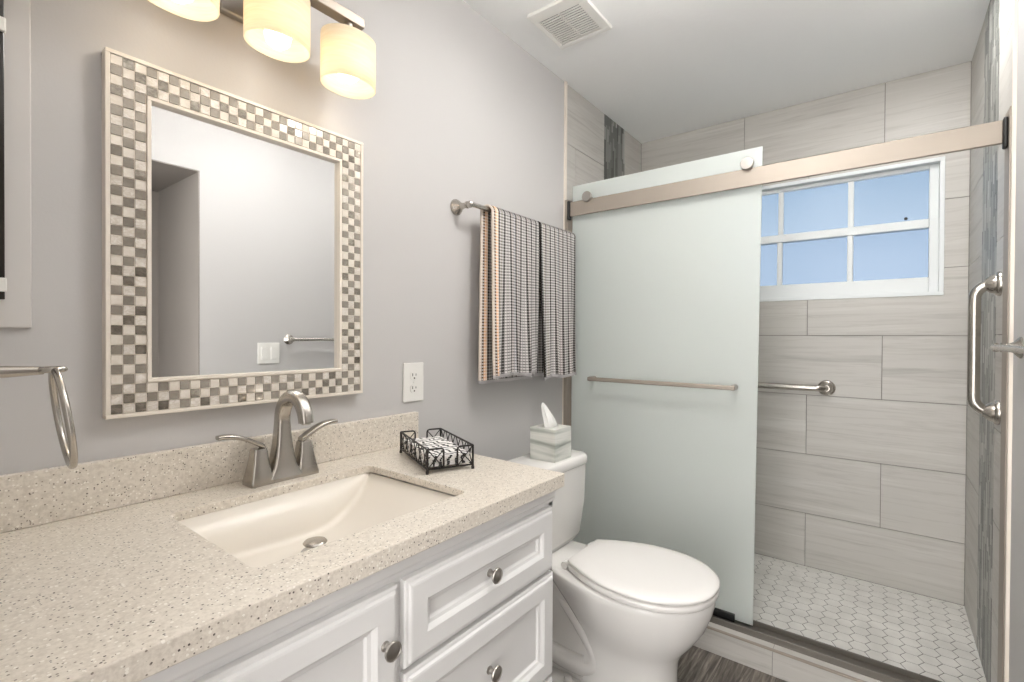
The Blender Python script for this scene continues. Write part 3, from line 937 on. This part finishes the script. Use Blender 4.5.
# ------------------------------------------------------------------ vanity light
yL = YW-0.130
vl = thing('vanity_light', (0.555, YW, Z(0.80)), 'three-shade vanity light on a dark nickel bar above the mirror', 'light fixture')
MB().box(0.325, 0.772, yL-0.016, yL+0.016, Z(0.800), Z(0.826)).build('bar', M['bronze'], vl, bevel=0.002)
MB().box(0.475, 0.635, YW-0.022, YW-0.0005, Z(0.745), Z(0.875)).build('backplate', M['nickel_dark'], vl, bevel=0.004)
MB().box(0.540, 0.570, yL+0.016, YW-0.021, Z(0.802), Z(0.824)).build('arm', M['nickel_dark'], vl, bevel=0.002)
for x, zo in ((0.356, 0.014), (0.552, 0.016), (0.735, 0.0)):
    s_ = MB(); rr = 0.069; zb_, zt_ = Z(0.640)+zo, Z(0.760)+zo
    ov = [(x + rr*math.copysign(abs(math.cos(a))**0.9, math.cos(a)), yL + 0.056*math.sin(a)) for a in [2*math.pi*i/48 for i in range(48)]]
    s_.loft([[(px, py, q) for px, py in ov] for q in (zb_, (zb_+zt_)/2, zt_)], cap0=False, cap1=False)
    sh = s_.build('lamp_shade', M['shade'], vl, solid=0.003, ang=60)
    st = MB(); st.lathe([(0.010, Z(0.742)), (0.010, Z(0.801))], (x, yL, 0), (0, 0, 1), 14)
    st.lathe([(0.018, Z(0.722)), (0.020, Z(0.742)), (0.020, Z(0.748))], (x, yL, 0), (0, 0, 1), 18)
    for a in (0, 120, 240):
        st.tube([(x, yL, Z(0.756)), (x+rr*math.cos(math.radians(a)), yL+0.056*math.sin(math.radians(a)), Z(0.757))], 0.002, 6)
    st.build('socket', M['nickel_dark'], sh)
    bu = MB(); bu.lathe([(0.010, Z(0.724)), (0.016, Z(0.712)), (0.026, Z(0.695)), (0.029, Z(0.680)), (0.025, Z(0.664)), (0.013, Z(0.654)), (0.0, Z(0.652))], (x, yL, 0), (0, 0, 1), 20)
    bu.build('bulb', M['bulb'], sh)
    point_light('bulb_light', (x, yL, Z(0.645)), BULB, (1.0, 0.90, 0.76), 0.03, vl)

# unseen ceiling lamp added to brighten the room
lx, ly = 1.22, 0.36
cl_ = thing('added_ceiling_light', (lx, ly, ZC), 'added unseen round ceiling lamp that brightens the room', 'added light')
q = MB(); q.lathe([(0.070, 0), (0.070, 0.012), (0.020, 0.022), (0.012, 0.030), (0.012, 0.110), (0.0, 0.111)], (lx, ly, ZC-0.0005), (0, 0, -1), 32)
q.build('canopy', M['nickel_dark'], cl_)
q = MB(); q.lathe([(0.150, 0.108), (0.168, 0.116), (0.160, 0.140), (0.120, 0.165), (0.065, 0.178), (0.0, 0.182)], (lx, ly, ZC), (0, 0, -1), 40)
q.build('diffuser', M['lamp'], cl_)

# added unseen lamp: downlight over the shower
sl_ = thing('added_shower_light', (2.16, -0.12, ZC), 'added unseen ceiling lamp, downlight above the shower', 'fill')
q = MB(); q.lathe([(0.072, 0), (0.072, 0.004), (0.066, 0.006), (0.056, 0.003), (0.056, 0.0005)], (2.16, -0.12, ZC-0.0005), (0, 0, -1), 36)
q.build('trim_ring', M['white_plastic'], sl_)
q = MB(); q.lathe([(0.055, 0.0008), (0.052, 0.0030), (0.0, 0.0045)], (2.16, -0.12, ZC-0.0005), (0, 0, -1), 36)
q.build('lens', M['fill'], sl_)

# ------------------------------------------------------------------ outlet, switch, vent
def plate(name, x0, x1, z0, z1, ywall, sgn, label, cat):
    t = thing(name, ((x0+x1)/2, ywall, (z0+z1)/2), label, cat)
    ya_, yb_ = sorted((ywall, ywall+sgn*0.006))
    MB().box(x0, x1, ya_+0.0003, yb_-0.0003, z0, z1).build('cover_plate', M['white_plastic'], t, smooth=False, bevel=0.0025)
    return t
ot = plate('wall_outlet', 1.022, 1.107, Z(-0.2135), Z(-0.0865), YW, -1, 'white duplex wall outlet above the end of the backsplash', 'outlet')
xc, zc0 = 1.0645, Z(-0.150)
for dz in (0.021, -0.021):
    q = MB()
    ring = [(xc + 0.017*math.cos(a), zc0+dz + max(-0.0125, min(0.0125, 0.0165*math.sin(a)))) for a in [2*math.pi*i/28 for i in range(28)]]
    q.loft([[(x, YW-0.005, z) for x, z in ring], [(x, YW-0.0078, z) for x, z in ring]])
    ro = q.build('socket', M['white_plastic'], ot)
    sl = MB()
    sl.box(xc-0.0085, xc-0.0060, YW-0.0083, YW-0.0070, zc0+dz-0.001, zc0+dz+0.008).box(xc+0.0055, xc+0.0077, YW-0.0083, YW-0.0070, zc0+dz, zc0+dz+0.007)
    sl.lathe([(0.0027, 0), (0.0027, 0.0013)], (xc, YW-0.0070, zc0+dz-0.0075), (0, -1, 0), 12)
    sl.build('slots', M['dark'], ro)
MB().lathe([(0.003, 0), (0.003, 0.0016), (0, 0.002)], (xc, YW-0.0055, zc0), (0, -1, 0), 12).build('screw', M['white_plastic'], ot)
sw = plate('light_switch', 1.255, 1.375, Z(-0.155), Z(-0.040), YR, 1, 'white double rocker switch plate on the right wall, seen in the mirror', 'light switch')
for x in (1.288, 1.342):
    MB().box(x-0.0165, x+0.0165, YR+0.005, YR+0.009, Z(-0.131), Z(-0.064)).build('rocker', M['white_plastic'], sw, smooth=False, bevel=0.001)

vt = thing('exhaust_vent', (1.62, 0.975, ZC), 'white louvered exhaust fan grille on the ceiling', 'exhaust fan')
vx0, vx1, vy0, vy1 = 1.497, 1.752, 0.860, 1.090
gx0_, gx1_, gy0_, gy1_ = 1.545, 1.727, 0.895, 1.070
vf = MB(); zb_ = ZC-0.014
vf.box(vx0, gx0_, vy0, vy1, zb_, ZC-0.0004).box(gx1_, vx1, vy0, vy1, zb_, ZC-0.0004).box(gx0_, gx1_, vy0, gy0_, zb_, ZC-0.0004).box(gx0_, gx1_, gy1_, vy1, zb_, ZC-0.0004)
vf.build('frame', M['white_plastic'], vt, smooth=False, bevel=0.003)
MB().box(gx0_, gx1_, gy0_, gy1_, ZC-0.003, ZC-0.0006).build('backing', M['dark'], vt, smooth=False)
lo = MB(); n = 14
for i in range(n+1):
    x = gx0_ + (gx1_-gx0_)*i/n; w_ = (gx1_-gx0_)/n*0.27
    lo.box(max(gx0_, x-w_), min(gx1_, x+w_), gy0_, gy1_, zb_+0.001, zb_+0.004)
ym = (gy0_+gy1_)/2
lo.box(gx0_, gx1_, ym-0.0014, ym+0.0014, zb_+0.001, ZC-0.004)
lo.build('louvers', M['white_plastic'], vt, smooth=False)

# ------------------------------------------------------------------ toilet
TX = 1.510
tl_ = thing('toilet', (TX, 0.80, 0), 'white two-piece toilet with closed lid between vanity and shower', 'toilet')
def pear(yf, yb, hw, wb, z, ymid=0.36, e=0.0, n=24):
    """closed outline: round nose, widest at ymid of the length, tapering to a straight back edge"""
    yc = yf + (yb-yf)*0.46
    hw -= e; wb -= e; y0 = yf+e; y1 = yb-e; z = z*1.04
    o = []
    for i in range(n+1):                    # nose from right to left
        a = math.pi*i/n
        c_, s_ = math.cos(a), math.sin(a)
        o.append((TX + hw*math.copysign(abs(c_)**0.92, c_), yc - (yc-y0)*s_**0.98, z))
    m_ = 12
    for i in range(1, m_+1):
        t = i/m_; o.append((TX - (hw - (hw-wb)*t**2.0), yc + (y1-yc)*t, z))
    for i in range(m_, 0, -1):
        t = i/m_; o.append((TX + (hw - (hw-wb)*t**2.0), yc + (y1-yc)*t, z))
    return o
bw = MB()
bw.loft([pear(0.500, 0.790, 0.108, 0.100, 0.0), pear(0.500, 0.790, 0.108, 0.100, 0.02), pear(0.508, 0.785, 0.101, 0.095, 0.06), pear(0.510, 0.785, 0.099, 0.090, 0.13),
         pear(0.506, 0.790, 0.104, 0.085, 0.18), pear(0.488, 0.800, 0.118, 0.080, 0.215), pear(0.455, 0.830, 0.140, 0.082, 0.255), pear(0.425, 0.865, 0.160, 0.090, 0.30), pear(0.407, 0.895, 0.175, 0.105, 0.345),
         pear(0.399, 0.915, 0.181, 0.112, 0.375), pear(0.399, 0.915, 0.182, 0.114, 0.392), pear(0.399, 0.915, 0.182, 0.114, 0.397, e=0.003), pear(0.399, 0.915, 0.182, 0.114, 0.3985, e=0.012)])
# shelf under the tank
def bx(x0, x1, y0, y1, z, r_=0.03): return [(x, y, z) for x, y in rrect(x0, x1, y0, y1, r_, 5)]
bw.loft([bx(TX-0.062, TX+0.062, 0.72, 1.04, 0.0), bx(TX-0.062, TX+0.062, 0.74, 1.05, 0.22), bx(TX-0.085, TX+0.085, 0.78, 1.075, 0.32), bx(TX-0.112, TX+0.112, 0.854, 1.09, 0.388), bx(TX-0.116, TX+0.116, 0.854, 1.09, 0.413), bx(TX-0.111, TX+0.111, 0.859, 1.084, 0.417)])
# trapway relief on both flanks
for s_ in (-1, 1):
    pts = [(0.050, 0.95, 0.350), (0.056, 0.89, 0.295), (0.062, 0.82, 0.235), (0.066, 0.755, 0.170), (0.066, 0.740, 0.115), (0.068, 0.790, 0.090), (0.070, 0.87, 0.090), (0.066, 0.95, 0.100), (0.05, 1.01, 0.120)]
    P = []
    for i in range(len(pts)-1):
        for k in range(4):
            t = k/4; P.append(tuple(pts[i][c_]*(1-t)+pts[i+1][c_]*t for c_ in range(3)))
    P.append(pts[-1])
    for _ in range(3):
        P = [P[0]] + [tuple((P[i-1][c_]+2*P[i][c_]+P[i+1][c_])/4 for c_ in range(3)) for i in range(1, len(P)-1)] + [P[-1]]
    bw.tube([(TX+s_*x, y, z) for x, y, z in P], [0.020+0.012*min(1, i/16) for i in range(len(P))], 16)
    bw.loft([bx(TX+s_*0.070-0.050, TX+s_*0.070+0.050, 0.70, 1.04, 0.001, 0.035), bx(TX+s_*0.070-0.050, TX+s_*0.070+0.050, 0.70, 1.04, 0.024, 0.035), bx(TX+s_*0.066-0.046, TX+s_*0.066+0.046, 0.705, 1.035, 0.034, 0.03)])
bw.build('bowl', M['ceramic'], tl_, ang=60)
for s_ in (-1, 1):
    MB().lathe([(0.015, 0), (0.015, 0.012), (0.011, 0.020), (0, 0.022)], (TX+s_*0.098, 0.840, 0.0335), (0, 0, 1), 18).build('bolt_cap', M['seat'], tl_)
def slab_pear(yf, yb, hw, wb, z0, z1, dome=0.0):
    L = [pear(yf, yb, hw, wb, z0, e=0.018), pear(yf, yb, hw, wb, z0+0.0005, e=0.002), pear(yf, yb, hw, wb, z0+0.0025)]
    if dome: L += [pear(yf, yb, hw, wb, z1-0.005-dome), pear(yf, yb, hw, wb, z1-0.002-dome, e=0.003), pear(yf, yb, hw, wb, z1-dome*0.6, e=0.012), pear(yf, yb, hw, wb, z1, e=0.045)]
    else: L += [pear(yf, yb, hw, wb, z1-0.002), pear(yf, yb, hw, wb, z1, e=0.002), pear(yf, yb, hw, wb, z1, e=0.03)]
    return MB().loft(L)
slab_pear(0.390, 0.838, 0.186, 0.104, 0.4025, 0.4210).build('seat', M['seat'], tl_, ang=50)
slab_pear(0.388, 0.842, 0.187, 0.102, 0.4252, 0.4425, 0.004).build('lid', M['seat'], tl_, ang=50)
for s_ in (-1, 1):
    MB().lathe([(0.012, 0), (0.012, 0.036)], (TX+s_*0.085-0.018, 0.856, 0.4275), (1, 0, 0), 16).build('hinge', M['seat'], tl_)
def tk(x0, x1, y0, y1, z, bulge, r_=0.035):
    o = []
    for x, y in rrect(x0, x1, y0, y1, r_, 6):
        t = (x-TX)/((x1-x0)/2)
        k = (y1-y)/(y1-y0)
        o.append((x, y - bulge*(1-t*t)*k, z))
    return o
tt = MB()
tt.loft([tk(TX-0.165, TX+0.165, 0.955, 1.088, 0.4172, 0.012), tk(TX-0.182, TX+0.182, 0.945, 1.094, 0.440, 0.016), tk(TX-0.198, TX+0.198, 0.936, 1.098, 0.56, 0.020), tk(TX-0.204, TX+0.204, 0.930, 1.100, 0.708, 0.022, 0.045)])
tt.build('tank', M['ceramic'], tl_, ang=60)
tlid = MB()
tlid.loft([tk(TX-0.204, TX+0.204, 0.930, 1.103, 0.7085, 0.022, 0.045), tk(TX-0.207, TX+0.207, 0.926, 1.106, 0.712, 0.023, 0.048), tk(TX-0.207, TX+0.207, 0.926, 1.106, 0.736, 0.023, 0.048), tk(TX-0.204, TX+0.204, 0.930, 1.103, 0.743, 0.022, 0.045), tk(TX-0.196, TX+0.196, 0.938, 1.095, 0.745, 0.020, 0.038)])
tlid.build('tank_lid', M['ceramic'], tl_, ang=60)
fh = MB(); fh.lathe([(0.013, 0), (0.013, 0.010)], (TX-0.155, 0.936, 0.655), (0, -1, 0), 16)
fh.tube([(TX-0.155, 0.922, 0.655), (TX-0.12, 0.914, 0.652), (TX-0.085, 0.912, 0.646)], [0.007, 0.006, 0.005], 10)
fh.build('flush_lever', M['nickel'], tl_)

# ------------------------------------------------------------------ tissue box on the tank
bxr = thing('tissue_box', (1.535, 0.995, 0.745), 'grey green marbled cube tissue box on the toilet tank lid', 'tissue box')
BX0, BX1, BY0, BY1, BZ0, BZ1 = 1.480, 1.594, 0.940, 1.052, 0.7455, 0.864
k = MB()
k.loft([bx(BX0, BX1, BY0, BY1, BZ0, 0.003), bx(BX0, BX1, BY0, BY1, BZ1, 0.003)], cap1=False)
k.loft([bx(BX0, BX1, BY0, BY1, BZ1, 0.003), [(x, y, BZ1) for x, y in [(1.537+0.034*a, 0.996+0.020*b_) for a, b_ in [((q[0]-1.537)/0.057, (q[1]-0.996)/0.056) for q in rrect(BX0, BX1, BY0, BY1, 0.003, 5)]]]], cap0=False, cap1=False)
k.loft([[(1.537+(x-1.537)*0.6, 0.996+(y-0.996)*0.36, z) for x, y in rrect(BX0, BX1, BY0, BY1, 0.003, 5)] for z in (BZ1, BZ1-0.03)], cap0=False)
k.build('carton', M['marble'], bxr, smooth=False)
ti = MB(); secs = []
rt = random.Random(5)
prof = [(0.000, 0.032, 0.009, 0.004), (0.016, 0.034, 0.012, 0.002), (0.032, 0.029, 0.015, -0.004), (0.050, 0.023, 0.014, -0.011), (0.068, 0.017, 0.010, -0.018), (0.086, 0.011, 0.007, -0.025), (0.098, 0.004, 0.003, -0.029)]
for dz, hw, hd_, sh_ in prof:
    lp = []
    for i in range(20):
        a = 2*math.pi*i/20
        w_ = 1 + 0.24*math.sin(5*a + dz*20) + 0.08*math.sin(9*a)
        lp.append((1.537 + sh_ + hw*w_*math.cos(a), 0.996 - sh_*0.6 + hd_*w_*math.sin(a), BZ1-0.008+dz))
    secs.append(lp)
ti.loft(secs); ti.build('tissue', M['tissue'], bxr, ang=40)

# ------------------------------------------------------------------ wire basket with paper napkins
bc = Vector((0.940, 0.993, ZT)); ang = math.atan2(-0.0517, 0.1115)
bk = thing('napkin_basket', bc, 'black wire napkin basket on the counter end near the toilet', 'basket')
ca, sa = math.cos(ang), math.sin(ang)
def bl(a, b_, z): return (bc.x + a*ca - b_*sa, bc.y + a*sa + b_*ca, ZT + z)
hw, hl = 0.0615, 0.1265
z0, z1 = 0.012, 0.062
fr = MB(); rw = 0.0024
for (a, b_) in ((-hw, -hl), (hw, -hl), (hw, hl), (-hw, hl)):
    fr.tube([bl(a, b_, 0.0005), bl(a, b_, z1)], 0.0030, 8)
    fr.lathe([(0.004, 0), (0.0045, 0.004), (0.003, 0.010)], bl(a, b_, 0.0003), (0, 0, 1), 10)
fr.tube([bl(-hw, -hl, z0), bl(hw, -hl, z0), bl(hw, hl, z0), bl(-hw, hl, z0)], rw, 8, closed=True)
for a in (-hw, hl*0+hw):
    fr.tube([bl(a, -hl, z1), bl(a, hl, z1)], rw, 8)
fr.build('frame', M['black_wire'], bk)
gate = 0.043
for b_ in (-hl, hl):
    for s_ in (-1, 1):
        a0, a1 = s_*hw, s_*(hw-gate)
        c_ = 0.007
        e_ = MB()
        e_.tube([bl(a0, b_, z1), bl(a1+s_*c_, b_, z1), bl(a1+s_*c_*0.3, b_, z1-c_*0.3), bl(a1, b_, z1-c_), bl(a1, b_, z0)], rw, 8)
        e_.tube([bl(a0, b_, z0), bl(a1, b_, z1-0.003)], 0.0014, 6)
        e_.tube([bl(a0, b_, z1), bl(a1, b_, z0)], 0.0014, 6)
        e_.build('end_loop', M['black_wire'], bk)
n = 6
for a in (-hw, hw):
    lat = MB()
    for i in range(n):
        p, q = -hl + 2*hl*i/n, -hl + 2*hl*(i+1)/n
        for u0, u1 in ((p, q), (q, p)):
            P = []
            for t in range(7):
                tt_ = t/6; P.append(bl(a, u0+(u1-u0)*tt_ , z0+(z1-z0)*(0.5-0.5*math.cos(tt_*math.pi))))
            lat.tube(P, 0.0014, 6)
    lat.build('side_lattice', M['black_wire'], bk)
bot = MB()
for i in range(1, 6):
    y_ = -hl + 2*hl*i/6; bot.tube([bl(-hw, y_, z0), bl(hw, y_, z0)], 0.0014, 6)
for i in range(1, 3):
    a = -hw + 2*hw*i/3; bot.tube([bl(a, -hl, z0), bl(a, hl, z0)], 0.0014, 6)
bot.build('base_wires', M['black_wire'], bk)
ORD = ['lowest', 'second lowest', 'middle', 'second from top', 'topmost']
for i in range(5):
    q = MB(); za = z0+0.0028 + i*0.0056
    rn = random.Random(i); da, db = (rn.random()-.5)*0.003, (rn.random()-.5)*0.006
    nx_, ny_ = 6, 12; V = []; F = []
    A, B = hw-0.006, hl-0.008
    wob = lambda a, b_: 0.0008*math.sin(a*60+i)+0.0008*math.sin(b_*34+i*2)
    for lvl in (0, 1):
        for iy in range(ny_+1):
            for ix in range(nx_+1):
                a, b_ = -A+2*A*ix/nx_+da, -B+2*B*iy/ny_+db
                V.append(bl(a, b_, za + lvl*0.0046 + (0.6+0.4*lvl)*wob(a, b_)*0.8))
    N_ = (nx_+1)*(ny_+1)
    for iy in range(ny_):
        for ix in range(nx_):
            p = iy*(nx_+1)+ix; F.append([p, p+nx_+1, p+nx_+2, p+1]); F.append([N_+p, N_+p+1, N_+p+nx_+2, N_+p+nx_+1])
    bd_ = [ix for ix in range(nx_)] + [iy*(nx_+1)+nx_ for iy in range(ny_)] + [ny_*(nx_+1)+ix for ix in range(nx_, 0, -1)] + [iy*(nx_+1) for iy in range(ny_, 0, -1)]
    for j in range(len(bd_)):
        p, w_ = bd_[j], bd_[(j+1) % len(bd_)]; F.append([p, w_, N_+w_, N_+p])
    q.add(V, F)
    tag(q.build('paper_napkin', M['zebra'], None, ang=50), 'folded zebra print paper napkin, %s of the stack in the wire basket' % ORD[i], 'napkin', 'paper napkins in the basket')

# ------------------------------------------------------------------ towel ring on the near side wall
tr_ = thing('towel_ring', (0.02, 1.0, Z(-0.048)), 'brushed nickel towel ring on a long post at the left end of the counter', 'towel ring')
ry, rz_, rx = 1.0, Z(-0.054), 0.158
q = MB()
q.lathe([(0.027, 0), (0.027, 0.005), (0.022, 0.010), (0.0125, 0.022), (0.0095, 0.05), (0.0085, 0.09), (0.0060, 0.128)], (0.0205, ry, rz_), (1, 0, 0), 20)
q.build('post', M['nickel'], tr_)
lp = MB(); lp.tube([(rx+0.0135*math.cos(a), ry+0.0135*math.sin(a), rz_+0.001) for a in [2*math.pi*i/24 for i in range(24)]], 0.0045, 10, closed=True)
lp.build('hanger_loop', M['nickel'], tr_)
rr = 0.0755
tilt = math.radians(7.5)
pts = []
for i in range(56):
    a = 2*math.pi*i/56
    ly, lz = rr*math.sin(a), -rr + rr*math.cos(a)
    pts.append((rx + 0.002 - lz*math.sin(tilt) + ly*0.075, ry + ly, rz_ + 0.001 + lz*math.cos(tilt)))
MB().tube(pts, 0.0049, 12, closed=True).build('ring', M['nickel'], tr_)

# ------------------------------------------------------------------ wall cabinet at the left frame edge
mc = thing('wall_cabinet', (0.09, YW, Z(0.011)), 'flat white wall cabinet with dark glass door at the left edge above the towel ring', 'cabinet')
MB().box(0.022, 0.166, YW-0.011, YW-0.0004, Z(0.012), Z(0.80)).build('face_frame', M['greige'], mc, smooth=False, bevel=0.002)
dm = Mat('dark_door_glass', (0.03, 0.025, 0.022), 0.15).m
md_ = MB().box(0.026, 0.131, YW-0.024, YW-0.0115, Z(0.060), Z(0.78)).build('door', dm, mc, smooth=False, bevel=0.001)
for z in (Z(0.53), Z(0.085)):
    MB().box(0.118, 0.133, YW-0.030, YW-0.0115, z-0.012, z+0.012).build('hinge', M['white_plastic'], md_, smooth=False, bevel=0.002)
